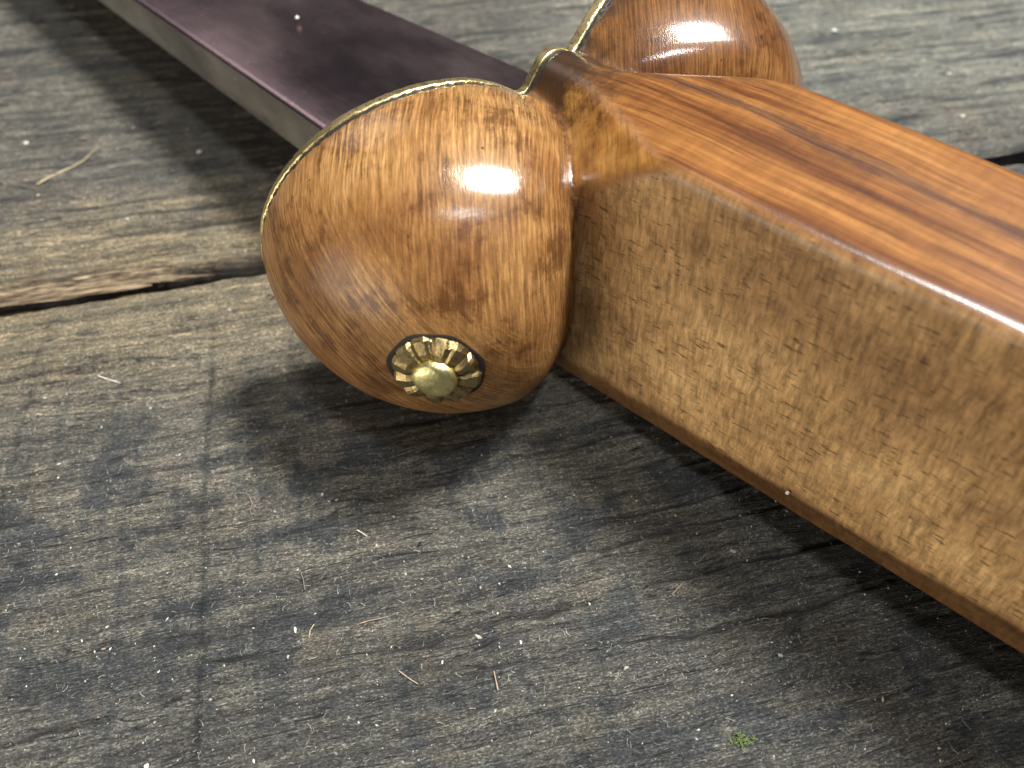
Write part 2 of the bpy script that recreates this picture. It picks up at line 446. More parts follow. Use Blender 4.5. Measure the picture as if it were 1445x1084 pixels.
def body_sdf(x, y, z):
    g = grip_sdf(x, y, z); a = lobe_sdf(x, y, z, 1); b = lobe_sdf(x, y, z, -1)
    return smin(smin(g, a, 1.1), b, 1.1)
def xp(y): return -KX*(y/28.0)**2
def slab_norm(y): return np.sqrt(1+(2*KX*y/784.0)**2)
WOOD0 = 0.22
def hilt_sdf(x, y, z):
    cut = (xp(y)+WOOD0-x)/slab_norm(y)
    return smax(body_sdf(x, y, z), cut, 0.45)
def outline(y, z, inset):
    x0 = xp(y)
    return body_sdf(x0+0.1, y, z)+inset
def guard_sdf(x, y, z):
    n = slab_norm(y)
    return smax(smax(body_sdf(x, y, z)-0.06-0.10*(vnoise(y*0.5, z*0.5, 61)-0.5), (x-xp(y))/n, 0.16), (xp(y)-1.15-x)/n, 0.3)
def glue_sdf(x, y, z):
    n = slab_norm(y)
    return smax(smax(outline(y, z, 0.10), (x-xp(y)-0.5)/n, 0.1), (xp(y)-0.1-x)/n, 0.1)

def surface_nets(fn, lo, hi, step):
    ax = [np.arange(l, h+step, step) for l, h in zip(lo, hi)]
    F = fn(ax[0][:, None, None], ax[1][None, :, None], ax[2][None, None, :])
    F = np.broadcast_to(F, tuple(len(a) for a in ax))
    s = F < 0
    n = np.array(F.shape)
    cs = s[:-1, :-1, :-1].astype(np.int8)
    cnt = np.zeros_like(cs)
    for i in (0, 1):
        for j in (0, 1):
            for k in (0, 1):
                cnt += s[i:n[0]-1+i, j:n[1]-1+j, k:n[2]-1+k]
    act = np.argwhere((cnt > 0) & (cnt < 8))
    idx = -np.ones(tuple(n-1), dtype=np.int64); idx[tuple(act.T)] = np.arange(len(act))
    acc = np.zeros((len(act), 3)); num = np.zeros(len(act))
    corners = [(i, j, k) for i in (0, 1) for j in (0, 1) for k in (0, 1)]
    for a in range(3):
        for c in corners:
            if c[a]: continue
            p = act+np.array(c); q = p.copy(); q[:, a] += 1
            f0 = F[tuple(p.T)]; f1 = F[tuple(q.T)]
            m = (f0 < 0) != (f1 < 0)
            t = np.where(m, f0/np.where(m, f0-f1, 1), 0)
            pos = np.array(c, float)[None, :].repeat(len(act), 0); pos[:, a] += t
            acc[m] += pos[m]; num[m] += 1
    V = act+acc/num[:, None]
    V = V*step+np.array([a[0] for a in ax])
    quads = []
    for a in range(3):
        b, c = (a+1) % 3, (a+2) % 3
        sl0 = [slice(None)]*3; sl1 = [slice(None)]*3
        sl0[a] = slice(0, -1); sl1[a] = slice(1, None)
        s0, s1 = s[tuple(sl0)], s[tuple(sl1)]
        e = np.argwhere(s0 != s1)
        e = e[(e[:, b] > 0) & (e[:, c] > 0) & (e[:, b] < n[b]-1) & (e[:, c] < n[c]-1)]
        flip = s0[tuple(e.T)]
        def cell(db, dc):
            p = e.copy(); p[:, b] -= db; p[:, c] -= dc; return idx[tuple(p.T)]
        q = np.stack([cell(0, 0), cell(1, 0), cell(1, 1), cell(0, 1)], -1)
        q[~flip] = q[~flip][:, ::-1]
        quads.append(q)
    Q = np.concatenate(quads)
    def grad(P, e=0.02):
        g = np.empty_like(P)
        for a in range(3):
            d = np.zeros(3); d[a] = e
            g[:, a] = (fn(*(P+d).T)-fn(*(P-d).T))/(2*e)
        return g
    for _ in range(3):
        g = grad(V); f = fn(*V.T); V = V-g*(np.clip(f, -step, step)/(np.sum(g*g, 1)+1e-6))[:, None]*0.9
    N = grad(V, 0.08); N /= np.linalg.norm(N, axis=1)[:, None]+1e-9
    return V, Q, N

def hilt_material():
    M = NT('varnished_hilt_wood')
    P = M.P
    lobe, side, trans = M.attr('lobe'), M.attr('side'), M.attr('trans')
    Wp = M.warp(P, 0.08, 0.9)
    # flat-sawn top: long streaks
    g1 = M.noise(M.rs(Wp, (0, 0, rad(-2)), (0.030, 0.55, 0.32)), 1.0, 7, 0.62)
    g2 = M.noise(M.vscale(Wp, (0.10, 3.4, 1.6)), 1.0, 7, 0.68)
    top = M.ramp(g1, [(0.28, (0.055, 0.018, 0.007)), (0.42, (0.140, 0.050, 0.014)), (0.54, (0.250, 0.102, 0.026)), (0.72, (0.42, 0.200, 0.058))])
    top = M.mix(0.9, top, M.ramp(g2, [(0.30, (0.45, 0.38, 0.33)), (0.48, (0.95, 0.93, 0.92)), (0.70, (1.22, 1.22, 1.2))]), 'MULTIPLY')
    top = M.mix(0.55, top, M.ramp(M.noise(M.vscale(P, (1.3, 0.35, 0.5)), 1.0, 5, 0.65), [(0.3, 0.72), (0.5, 1.0), (0.7, 1.25)]), 'MULTIPLY')
    x, y, z = M.xyz(P)          # y here is the mirrored one: -3.4 in the sketch is +3.4
    wav = M.noise(M.vscale(P, (0.09, 0.0, 0.0)), 1.0, 3)
    wid = M.noise(M.vscale(P, (0.25, 0.9, 0.4), loc=(9, 2, 0)), 1.0, 5, 0.65)
    dy = M.math('ABSOLUTE', M.math('SUBTRACT', M.math('SUBTRACT', y, 3.05), M.math('MULTIPLY', M.math('SUBTRACT', wav, 0.5), 1.6)))
    dy = M.math('ADD', dy, M.math('MULTIPLY', M.math('SUBTRACT', wid, 0.5), 2.6))
    streak = M.math('MULTIPLY', M.math('SUBTRACT', 1.0, M.smooth(dy, 0.15, 1.05)), M.smooth(x, 2, 12))
    streak = M.math('MULTIPLY', streak, M.smooth(z, 9.5, 12.0))
    top = M.mix(M.math('MULTIPLY', M.math('MULTIPLY', streak, M.ramp(g2, [(0.3, 1.0), (0.65, 0.45)])), 0.88), top, (0.040, 0.020, 0.017))
    dy2 = M.math('ADD', M.math('ABSOLUTE', M.math('SUBTRACT', y, 6.2)), M.math('MULTIPLY', M.math('SUBTRACT', wid, 0.5), 3.0))
    top = M.mix(M.math('MULTIPLY', M.math('MULTIPLY', M.math('SUBTRACT', 1.0, M.smooth(dy2, 0.0, 0.8)), M.math('SUBTRACT', 1.0, M.smooth(x, 14, 30))), 0.5), top, (0.06, 0.022, 0.012))
    # quarter-sawn flank: pores along the grain, ray figure across it
    fb = M.noise(M.vscale(P, (0.10, 0.10, 0.16)), 1.0, 4, 0.6)
    ray = M.noise(M.rs(M.warp(P, 0.35, 0.7), (0, rad(8), 0), (2.6, 0.5, 0.5)), 1.0, 7, 0.72)
    blk = M.noise(M.vscale(P, (0.55, 0.4, 1.3)), 1.0, 5, 0.66)
    pore = M.noise(M.rs(P, (0, rad(2), 0), (0.62, 3.0, 4.2)), 1.0, 4, 0.62)
    sidec = M.ramp(fb, [(0.30, (0.36, 0.205, 0.085)), (0.50, (0.54, 0.318, 0.128)), (0.70, (0.70, 0.435, 0.185))])
    sidec = M.mix(1.0, sidec, M.ramp(ray, [(0.33, 0.52), (0.50, 1.0), (0.66, 1.45)]), 'MULTIPLY')
    sidec = M.mix(0.6, sidec, M.ramp(blk, [(0.30, 0.62), (0.50, 1.0), (0.72, 1.3)]), 'MULTIPLY')
    # grey-brown sapwood band along the upper half of the flank
    zz = M.math('ADD', z, M.math('MULTIPLY', M.math('SUBTRACT', blk, 0.5), 7.0))
    zz = M.math('ADD', zz, M.math('MULTIPLY', M.math('SUBTRACT', fb, 0.5), 9.0))
    band = M.smooth(zz, 0.5, 7.0)
    sidec = M.mix(M.math('MULTIPLY', band, 0.75), sidec, M.mix(1.0, sidec, (0.66, 0.63, 0.62), 'MULTIPLY'))
    pm = M.smooth(pore, 0.59, 0.65)
    sidec = M.mix(M.math('MULTIPLY', pm, 0.68), sidec, (0.045, 0.022, 0.010))
    # triangular shoulder next to the lobes
    LW = M.warp(P, 0.12, 1.1)
    x3 = M.noise(M.rs(LW, (0, 0, rad(-46)), (5.6, 0.20, 0.26)), 1.0, 5, 0.68)
    x4 = M.noise(M.rs(M.vscale(LW, (1, 1, 1), (0, 0, rad(-46))), (0, rad(42), 0), (4.8, 0.24, 0.24)), 1.0, 5, 0.68)
    mott = M.noise(M.vscale(P, (0.42, 0.38, 0.38)), 1.0, 5, 0.66)
    tr = M.ramp(mott, [(0.30, (0.16, 0.058, 0.015)), (0.46, (0.30, 0.130, 0.028)), (0.62, (0.42, 0.205, 0.048)), (0.75, (0.50, 0.27, 0.075))])
    tr = M.mix(0.9, tr, M.ramp(x3, [(0.3, 0.55), (0.5, 1.0), (0.7, 1.25)]), 'MULTIPLY')
    char = M.math('ADD', M.math('MULTIPLY', x, 1.0), M.math('MULTIPLY', M.math('SUBTRACT', mott, 0.5), 20.0))
    chm = M.math('SUBTRACT', 1.0, M.smooth(char, 2.5, 9.5))
    chm = M.math('MULTIPLY', chm, M.smooth(z, 9.0, 11.0))
    chm = M.math('MULTIPLY', chm, M.math('SUBTRACT', 1.0, lobe))
    # lobes: short curly fibre
    cut = M.math('ADD', M.math('ADD', M.math('MULTIPLY', y, -1.0), M.math('MULTIPLY', z, -0.55)), M.math('MULTIPLY', M.math('SUBTRACT', fb, 0.5), 16.0))
    fm = M.smooth(cut, 13, 24)
    lf = M.mix(fm, x3, x4)
    fz = M.noise(M.rs(P, (0, rad(6), rad(-46)), (8.5, 0.9, 1.1)), 1.0, 4, 0.72)
    lc = M.noise(M.vscale(P, (0.13, 0.11, 0.10), loc=(4, 3, 8)), 1.0, 5, 0.62)
    lob = M.ramp(lc, [(0.34, (0.25, 0.115, 0.040)), (0.45, (0.345, 0.175, 0.062)), (0.56, (0.43, 0.235, 0.090)), (0.68, (0.52, 0.305, 0.125))])
    lob = M.mix(0.9, lob, M.ramp(lf, [(0.34, (0.50, 0.44, 0.38)), (0.50, (0.95, 0.93, 0.90)), (0.64, (1.45, 1.5, 1.58))]), 'MULTIPLY')
    lob = M.mix(0.75, lob, M.ramp(fz, [(0.30, 0.6), (0.5, 1.0), (0.7, 1.4)]), 'MULTIPLY')
    dark = M.noise(M.vscale(P, (0.26, 0.2, 0.3), loc=(1.5, 12, 3.5)), 1.0, 6, 0.68)
    stn = M.math('ADD', M.math('MULTIPLY', dark, 0.72), M.math('MULTIPLY', M.math('SUBTRACT', 1.0, lf), 0.28))
    lob = M.mix(M.math('MULTIPLY', M.smooth(stn, 0.50, 0.62), 0.72), lob, (0.10, 0.037, 0.013))
    col = M.mix(side, top, sidec)
    col = M.mix(M.attr('low'), col, M.mix(0.5, M.mix(1.0, top, (0.5, 0.46, 0.46), 'MULTIPLY'), M.mix(1.0, sidec, (0.45, 0.42, 0.40), 'MULTIPLY')))  # lower facet: darker wood, with its downward-facing shade painted in
    col = M.mix(trans, col, tr)
    col = M.mix(M.math('MULTIPLY', chm, 0.9), col, (0.035, 0.018, 0.010))
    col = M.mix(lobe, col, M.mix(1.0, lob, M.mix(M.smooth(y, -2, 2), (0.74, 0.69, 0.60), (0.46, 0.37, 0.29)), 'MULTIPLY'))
    col = M.mix(1.0, col, (0.93, 0.93, 0.95), 'MULTIPLY')
    # soot and glue drawn into the joint behind the plate
    seam = M.attr('seam')
    sn = M.math('MULTIPLY', seam, M.smooth(mott, 0.34, 0.52))
    col = M.mix(M.math('MULTIPLY', sn, 0.9), col, (0.022, 0.018, 0.014))
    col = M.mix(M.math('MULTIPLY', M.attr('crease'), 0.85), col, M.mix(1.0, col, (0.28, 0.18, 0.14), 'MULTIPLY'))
    # specks of dark pitting
    pit = M.smooth(M.noise(M.vscale(P, (1.3, 1.3, 1.3), loc=(5, 9, 1)), 1.0, 2, 0.5), 0.735, 0.76)
    col = M.mix(M.math('MULTIPLY', M.math('MULTIPLY', pit, 0.8), lobe), col, (0.02, 0.010, 0.006))
    nb = M.bump(M.mix(side, fz, pore), 0.09, 0.4)
    nb2 = M.bump(fz, 0.017, 0.9)
    rough = M.mix(side, M.ramp(fz, [(0.3, 0.42), (0.7, 0.30)]), (0.50, 0.50, 0.50))
    coat = M.math('SUBTRACT', 1.0, M.math('MULTIPLY', side, 0.7))
    m = M.set(Base_Color=col, Roughness=rough, Specular_IOR_Level=0.14, Normal=nb, Coat_Weight=coat, Coat_Roughness=M.mix(lobe, (0.24, 0.24, 0.24), (0.11, 0.11, 0.11)), Coat_IOR=1.5, Coat_Normal=nb2)
    return m
MAT_WOOD = hilt_material()

def brass_material(name, tarnish=0.5, base=(0.62, 0.50, 0.20)):
    M = NT(name)
    n = M.noise(M.P, 1.6, 6, 0.68); f = M.noise(M.vscale(M.P, (5, 5, 5)), 1.0, 4, 0.6)
    sc = M.noise(M.vscale(M.P, (9, 2, 9)), 1.0, 3, 0.6)
    col = M.mix(M.math('MULTIPLY', M.smooth(n, 0.50, 0.66), tarnish), base, (0.10, 0.085, 0.055))
    col = M.mix(M.math('MULTIPLY', M.smooth(f, 0.58, 0.70), 0.55), col, (0.055, 0.045, 0.03))
    nb = M.bump(sc, 0.06, 0.6); nb = M.bump(f, 0.05, 0.6, nb)
    return M.set(Base_Color=col, Metallic=1.0, Roughness=M.ramp(n, [(0.3, 0.26), (0.7, 0.5)]), Normal=nb)
MAT_BRASS = brass_material('aged_brass', 0.85, (0.80, 0.63, 0.31))
MAT_BRASS2 = brass_material('worn_brass', 0.95, (0.38, 0.285, 0.13))
def plain(name, col, rough=0.7, var=0.4, metallic=0.0, scale=3.0):
    M = NT(name); n = M.noise(M.P, scale, 5, 0.65)
    c = M.mix(1.0, col, M.ramp(n, [(0.3, 1-var), (0.7, 1+var)]), 'MULTIPLY')
    return M.set(Base_Color=c, Roughness=rough, Metallic=metallic, Normal=M.bump(n, 0.08, 0.5))
MAT_GLUE = plain('dark_adhesive', (0.012, 0.012, 0.010), 0.6)

def split_mesh(name, V, Q, N, attrs, facemask, mat, parent):
    q = Q[facemask]; used = np.unique(q); re = -np.ones(len(V), dtype=np.int64); re[used] = np.arange(len(used))
    me = mesh(name, V[used]*MIR, re[q][:, ::-1], normals=N[used]*MIR, attrs={k: a[used] for k, a in attrs.items()})
    return link(name, me, mat, parent)

V, Q, N = surface_nets(hilt_sdf, (-10.5, -32, -17), (100.5, 32, 16), 0.5)
g, tp, sp, trp, lw = grip_sdf(*V.T, parts=True)
la, lb = lobe_sdf(*V.T, 1), lobe_sdf(*V.T, -1)
lm = np.minimum(la, lb)
lobe_a = sstep(-0.35, 0.35, g-lm)
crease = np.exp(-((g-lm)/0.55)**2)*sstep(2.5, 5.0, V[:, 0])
mx = np.maximum(np.maximum(tp, sp), np.maximum(trp, lw))
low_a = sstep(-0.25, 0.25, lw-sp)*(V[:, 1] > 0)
side_a = sstep(-0.6, 0.6, np.maximum(sp, lw)-np.maximum(tp, trp))
trans_a = sstep(-0.5, 0.5, trp-np.maximum(tp, sp))
seam_a = np.exp(-np.maximum(0, V[:, 0]-xp(V[:, 1])-WOOD0)/np.where(V[:, 1] < 1.5, 2.2, 0.6))*(0.35+0.65*sstep(4, 0, V[:, 1]))
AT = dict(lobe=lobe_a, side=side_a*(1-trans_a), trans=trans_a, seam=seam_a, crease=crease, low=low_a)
isl = (g-lm > 0)
fl = isl[Q].sum(1) >= 2
ysum = V[Q][:, :, 1].mean(1)
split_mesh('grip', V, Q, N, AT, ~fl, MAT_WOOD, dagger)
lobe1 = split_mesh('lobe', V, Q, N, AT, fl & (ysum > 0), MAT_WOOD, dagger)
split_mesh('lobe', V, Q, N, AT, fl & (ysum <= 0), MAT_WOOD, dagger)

V, Q, N = surface_nets(guard_sdf, (-13, -32, -17), (1.5, 32, 16), 0.3)
link('guard_plate', mesh('guard_plate', V*MIR, Q[:, ::-1], normals=N*MIR), MAT_BRASS, dagger)
V, Q, N = surface_nets(glue_sdf, (-13, -32, -17), (2.0, 32, 16), 0.3)
link('adhesive_layer', mesh('adhesive_layer', V*MIR, Q[:, ::-1], normals=N*MIR), MAT_GLUE, dagger)

# blade: single edged, thick flat back towards the viewer
def steel(name, col, rough, brushed):
    M = NT(name)
    n = M.noise(M.vscale(M.P, (0.05, 0.09, 0.1)), 1.0, 4, 0.6)
    b = M.noise(M.vscale(M.P, (0.5, 9, 9)), 1.0, 5, 0.7)
    b2 = M.noise(M.vscale(M.P, (7, 0.6, 2), rot=(0, 0, rad(8))), 1.0, 4, 0.65)
    c = M.mix(1.0, col, M.ramp(n, [(0.3, (0.75, 0.72, 0.75)), (0.7, (1.3, 1.25, 1.25))]), 'MULTIPLY')
    c = M.mix(0.5, c, M.ramp(b, [(0.3, 0.75), (0.7, 1.3)]), 'MULTIPLY')
    scr = M.smooth(M.noise(M.rs(M.warp(M.P, 0.05, 1.5), (0, 0, rad(-5)), (0.06, 7, 3)), 1.0, 3, 0.6), 0.66, 0.70)
    scr = M.math('MAXIMUM', scr, M.smooth(M.noise(M.rs(M.P, (0, 0, rad(58)), (0.12, 6, 3)), 1.0, 2, 0.6), 0.70, 0.74))
    c = M.mix(M.math('MULTIPLY', scr, 0.6), c, (0.8, 0.7, 0.72))
    nb = M.bump(b, 0.015*brushed, 0.6); nb = M.bump(b2, 0.012*brushed, 0.5, nb)
    r = M.ramp(n, [(0.3, rough*0.8), (0.7, rough*1.25)])
    return M.set(Base_Color=c, Metallic=1.0, Roughness=r, Normal=nb)
MAT_STEEL = steel('purple_tinted_steel', (0.43, 0.325, 0.325), 0.26, 1.0)
MAT_SPINE = steel('reflection_grey_steel', (0.27, 0.265, 0.235), 0.5, 1.6)  # same blade steel, the table's grey reflection put into its colour
YS, TB = 13.48, 3.22
xs = np.concatenate([np.linspace(1.0, -60, 40), np.linspace(-64, -288, 40)])
Vb, Fb, mats = [], [], []
for x in xs:
    ye = -11.7-0.083*x
    k = 1.0 if x > -200 else max(0.02, 1-((-x-200)/90)**2)
    ys = ye+(YS-ye)*(0.35+0.65*k) if x < -200 else YS
    tz = TB*(1-0.0013*(-x)); te = 1.0*(1-0.0013*(-x))
    w = ys-ye; r = min(0.8, w*0.2)
    sec = [(ys, tz-r*0.35), (ys-r*0.2, tz-r*0.09), (ys-r, tz-0.02), (ye+w*0.62, te+(tz-te)*0.62+0.22), (ye+0.5, te+0.05), (ye, 0.55*te)]
    sec = sec+[(a, -b) for a, b in sec[::-1]]
    Vb += [(x, a, b) for a, b in sec]
m = 12
for i in range(len(xs)-1):
    for k in range(m):
        k2 = (k+1) % m
        Fb.append((i*m+k, i*m+k2, (i+1)*m+k2, (i+1)*m+k)); mats.append(1 if k == 11 else 0)
Fb.append(tuple(range(m))[::-1]); mats.append(0); Fb.append(tuple((len(xs)-1)*m+k for k in range(m))); mats.append(0)
me = mesh('blade', np.array(Vb)*MIR, Fb, smooth=False)
me.materials.append(MAT_STEEL); me.materials.append(MAT_SPINE)
me.polygons.foreach_set('material_index', np.array(mats, dtype=np.int32))
me.polygons.foreach_set('use_smooth', np.array([k % m in (0, 1, 2, 8, 9, 10) for k in range(len(Fb)-2)]+[False, False]))
blade = link('blade', me, None, dagger)
import bmesh
bm = bmesh.new(); bm.from_mesh(me); bmesh.ops.recalc_face_normals(bm, faces=bm.faces); bm.to_mesh(me); bm.free()

# fluted brass washer with a domed pin, set into the near lobe
RP, RN = np.array([12.2, 24.95, 1.72]), np.array([0.66, 0.735, 0.155]); RN = RN/np.linalg.norm(RN); RP = RP-0.18*RN
ru = np.cross([0, 0, 1.0], RN); ru /= np.linalg.norm(ru); rv = np.cross(RN, ru)
def rpos(r, a, h): return RP+ru*(r*math.cos(a))+rv*(r*math.sin(a))+RN*h
def disc(profile, nseg, mod=None):
    V, F = [], []
    for j, (r, h) in enumerate(profile):
        for i in range(nseg):
            a = 2*math.pi*i/nseg; rr, hh = (r, h) if mod is None else mod(j, i, r, h)
            V.append(rpos(rr, a, hh))
    for j in range(len(profile)-1):
        for i in range(nseg):
            F.append((j*nseg+i, j*nseg+(i+1) % nseg, (j+1)*nseg+(i+1) % nseg, (j+1)*nseg+i))
    F.append(tuple((len(profile)-1)*nseg+i for i in range(nseg)))
    return V, F
NP = 12
rr = random.Random(5)
jit = [(rr.uniform(-.2, .2), rr.uniform(-.26, .26), rr.uniform(-.2, .2)) for _ in range(NP)]
def mod(j, i, r, h):
    p, q = divmod(i, 6); a, b, c = jit[p]
    groove = 1.0 if q in (0, 5) else 0.0
    tiltv = (q-2.5)/2.5
    if j in (0,): return r, h
    if j in (1, 2): return r+0.5*c-0.07*groove, h-0.15*groove+0.8*a+1.2*b*tiltv
    if j in (3, 4): return r, h-0.16*groove+0.5*a+b*tiltv*0.6
    return r, h
Vw, Fw = disc([(3.45, -0.6), (3.50, 0.05), (3.25, 0.42), (2.35, 0.78), (1.9, 0.80), (1.5, 0.55)], NP*6, mod)
me = mesh('washer', np.array(Vw)*MIR, Fw, smooth=False)
washer = link('fluted_washer', me, MAT_BRASS2, dagger)
prof = [(1.72, 0.3), (1.78, 0.86), (1.76, 1.02), (1.62, 1.26), (1.35, 1.47), (1.0, 1.60), (0.6, 1.67), (0.3, 1.69), (0.05, 1.70)]
nseg = 40
def dome(j, i, r, h):
    a = 2*math.pi*i/nseg; px, py = r*math.cos(a), r*math.sin(a)
    d = math.hypot(px-0.05, py+0.45)
    return r+0.03*math.sin(3*a+1), h-0.16*math.exp(-(d/0.28)**2)+0.05*math.exp(-((d-0.5)/0.18)**2)
Vw, Fw = disc(prof, nseg, dome)
link('rivet_head', mesh('rivet_head', np.array(Vw)*MIR, Fw), brass_material('rubbed_brass', 0.25, (0.80, 0.72, 0.34)), washer)
# dark ring painting the recess shade around the washer
Vw, Fw = [], []
ns = 60
for j, off in enumerate((0.0, 0.22, 0.42)):
    for i in range(ns):
        a = 2*math.pi*i/ns; r = 3.42+off*(1.0+0.25*math.sin(a*2+1)+0.2*math.sin(a*7))
        p = rpos(r, a, 0.0)
        for _ in range(4):
            e = 0.02; f = hilt_sdf(*p); gr = np.array([(hilt_sdf(*(p+e*np.eye(3)[k]))-f)/e for k in range(3)]); p = p-gr*f/(gr@gr)
        Vw.append(p+RN*(0.06, 0.10, 0.02)[j])
for j in range(2):
    for i in range(ns):
        Fw.append((j*ns+i, j*ns+(i+1) % ns, (j+1)*ns+(i+1) % ns, (j+1)*ns+i))
link('recess_shade_ring', mesh('recess_shade_ring', np.array(Vw)*MIR, Fw), plain('recess_shade', (0.012, 0.007, 0.004), 0.7), washer)

# ================================================================== LOOSE BITS ON THE WOOD
f_, cx_, cy_ = 1002.0, 722.5, 542.0
pit_ = rad(53.4826)
def ground(px, py):
    u, v = (px-cx_)/f_, (cy_-py)/f_
    d = np.array([u, math.cos(pit_)+v*math.sin(pit_), -math.sin(pit_)+v*math.cos(pit_)])
    p = d*(-CAM_H/d[2]); return p[0], p[1]
def fibre_mesh(name, pts, r0, r1, nside=5):
    pts = np.array(pts, float); V, F = [], []
    for i, p in enumerate(pts):
        t = pts[min(i+1, len(pts)-1)]-pts[max(i-1, 0)]; t = t/(np.linalg.norm(t)+1e-9)
        s = np.cross(t, [0.1, 0.2, 1.0]); s /= np.linalg.norm(s)+1e-9; n = np.cross(s, t)
        k = i/(len(pts)-1); r = r0*(1-k)+r1*k
        for a in range(nside):
            an = 2*math.pi*a/nside; V.append(p+s*(r*math.cos(an)*1.3)+n*(r*math.sin(an)*0.8))
    for i in range(len(pts)-1):
        for a in range(nside):
            F.append((i*nside+a, i*nside+(a+1) % nside, (i+1)*nside+(a+1) % nside, (i+1)*nside+a))
    F.append(tuple(range(nside))[::-1]); F.append(tuple((len(pts)-1)*nside+a for a in range(nside)))
    return V, F
def strand(px_pts, r0, r1, lift=0.15, bow=0.0, n=12):
    P = np.array([ground(*p) for p in px_pts]); out = []
    seg = np.linspace(0, len(P)-1, n)
    for s in seg:
        i = min(int(s), len(P)-2); t = s-i; q = P[i]*(1-t)+P[i+1]*t
        b = on_table(*q); b[2] += max(r0, r1)+lift+bow*math.sin(math.pi*s/(len(P)-1)); out.append(b)
    z = np.array([o[2] for o in out]); z = np.convolve(np.pad(z, 2, 'edge'), np.ones(5)/5, 'valid')
    for o, zz in zip(out, z): o[2] = zz
    return fibre_mesh('', out, r0, r1)
def local_obj(name, V, F, mat, label, cat, group=None, smooth=True):
    V = np.array(V, float); c = V.mean(0); c[2] = V[:, 2].min()
    o = link(name, mesh(name, V-c, F, smooth=smooth), mat); o.location = c*S
    return tag(o, label, cat, group)
def crumb(name, base, size, mat, label, cat, seed, stretch=(1, 1, 1), group=None, ang=0.0):
    bm = bmesh.new(); bmesh.ops.create_icosphere(bm, subdivisions=2, radius=1.0)
    r = np.random.default_rng(seed); ph = r.uniform(0, 6, (4, 3)); k = r.uniform(1.2, 3.2, (4, 3))
    V = []
    for v in bm.verts:
        p = np.array(v.co); d = 1+0.22*sum(math.sin(k[i]@p*1.3+ph[i, 0]) for i in range(4))/2
        V.append(p*d*size*np.array(stretch))
    F = [tuple(x.index for x in f.verts) for f in bm.faces]; bm.free()
    V = np.array(V); ca, sa = math.cos(ang), math.sin(ang)
    V = np.stack([V[:, 0]*ca-V[:, 1]*sa, V[:, 0]*sa+V[:, 1]*ca, V[:, 2]-V[:, 2].min()], -1)
    o = link(name, mesh(name, V, F, smooth=False), mat); o.location = np.array(base)*S
    return tag(o, label, cat, group)
STRAW = plain('pale_straw', (0.52, 0.42, 0.24), 0.5); GREYS = plain('grey_stalk', (0.14, 0.125, 0.105), 0.7)
WHITE = plain('white_chip', (0.74, 0.70, 0.62), 0.6, 0.25); TAN = plain('tan_sliver', (0.34, 0.25, 0.16), 0.6)
RED = plain('reddish_fibre', (0.26, 0.17, 0.13), 0.7); MOSS = plain('moss_green', (0.12, 0.17, 0.05), 0.8)
GREYC = plain('grey_chip', (0.30, 0.29, 0.27), 0.7)
L_ = [('straw', [(54, 263), (95, 240), (120, 227), (142, 211)], .16, .06, STRAW, 'pale thin straw lying across the far plank beside a grey stalk', 'straw', .15),
      ('stalk', [(-6, 259), (30, 263), (60, 270), (95, 272)], .17, .07, GREYS, 'dark grey dry stalk at the left edge of the far plank', 'stalk', .3),
      ('wood_chip', [(137, 529), (154, 535), (170, 541)], .11, .07, WHITE, 'white needle-like chip on the near plank left of the dagger', 'chip', .1),
      ('fibre', [(353, 702), (357, 712), (353, 720), (356, 728)], .07, .05, RED, 'reddish wavy fibre on the near plank below the lobe', 'fibre', .2),
      ('wood_sliver', [(508, 881), (526, 876), (548, 871)], .10, .05, TAN, 'tan sliver lying along the grain of the near plank', 'sliver', .05),
      ('wood_sliver', [(948, 840), (955, 832), (963, 824)], .10, .07, TAN, 'orange-tan sliver beside the edge of the grip shadow', 'sliver', .1),
      ('fibre', [(563, 947), (575, 956), (590, 966)], .05, .04, STRAW, 'thin straight straw-coloured fibre near the bottom of the near plank', 'fibre', .15),
      ('fibre', [(697, 948), (700, 962), (703, 975)], .06, .11, TAN, 'upright-looking tan fibre with a thick end near the bottom centre', 'fibre', .15),
      ('fibre', [(424, 805), (428, 818), (430, 832)], .06, .09, GREYS, 'grey spindle-shaped fibre in the dark, stained and shaded part of the near plank', 'fibre', .2),
      ('fibre', [(444, 882), (438, 890), (436, 900)], .06, .06, STRAW, 'short pale forked fibre on the lower near plank', 'fibre', .2),
      ('wood_chip', [(504, 748), (511, 752), (518, 757)], .08, .05, WHITE, 'short white sliver midway below the brass rivet', 'chip', .1)]
for nm, pts, r0, r1, mt, lab, cat, lift in L_:
    Vw, Fw = strand(pts, r0*(.5 if nm != 'straw' else .75), r1*.5, lift, n=4*len(pts)); local_obj(nm, Vw, Fw, mt, lab, cat)
def cr(px, py, size, mat, label, seed, name='crumb', cat='crumb', stretch=(1.2, .9, .7), ang=0.):
    x, y = ground(px, py); b = on_table(x, y); return crumb(name, b, size*.82, mat, label, cat, seed, stretch, ang=ang)
cr(282, 216, .30, WHITE, 'white crumb on the far plank beside the blade shadow', 1, stretch=(1.5, .8, .7), ang=.5)
cr(1101, 925, .24, GREYC, 'pale grey crumb at the edge of the grip shadow', 2)
cr(1034, 778, .26, GREYC, 'dull grey flake lying inside the grip shadow', 3, stretch=(1.5, .8, .5), ang=-.4)
cr(417, 889, .17, WHITE, 'white chip on the near plank beside a forked fibre', 4, stretch=(.7, 1.7, .8), ang=.3)
cr(735, 906, .15, WHITE, 'cream crumb near the bottom centre beside a fibre tangle', 5, stretch=(.9, 1.3, .8))
cr(624, 934, .13, WHITE, 'cream oval grain on the lower near plank', 6, stretch=(.7, 1.5, .8))
cr(143, 913, .15, TAN, 'tan flake on the lower left of the near plank', 7, stretch=(1.8, .8, .5), ang=.3)
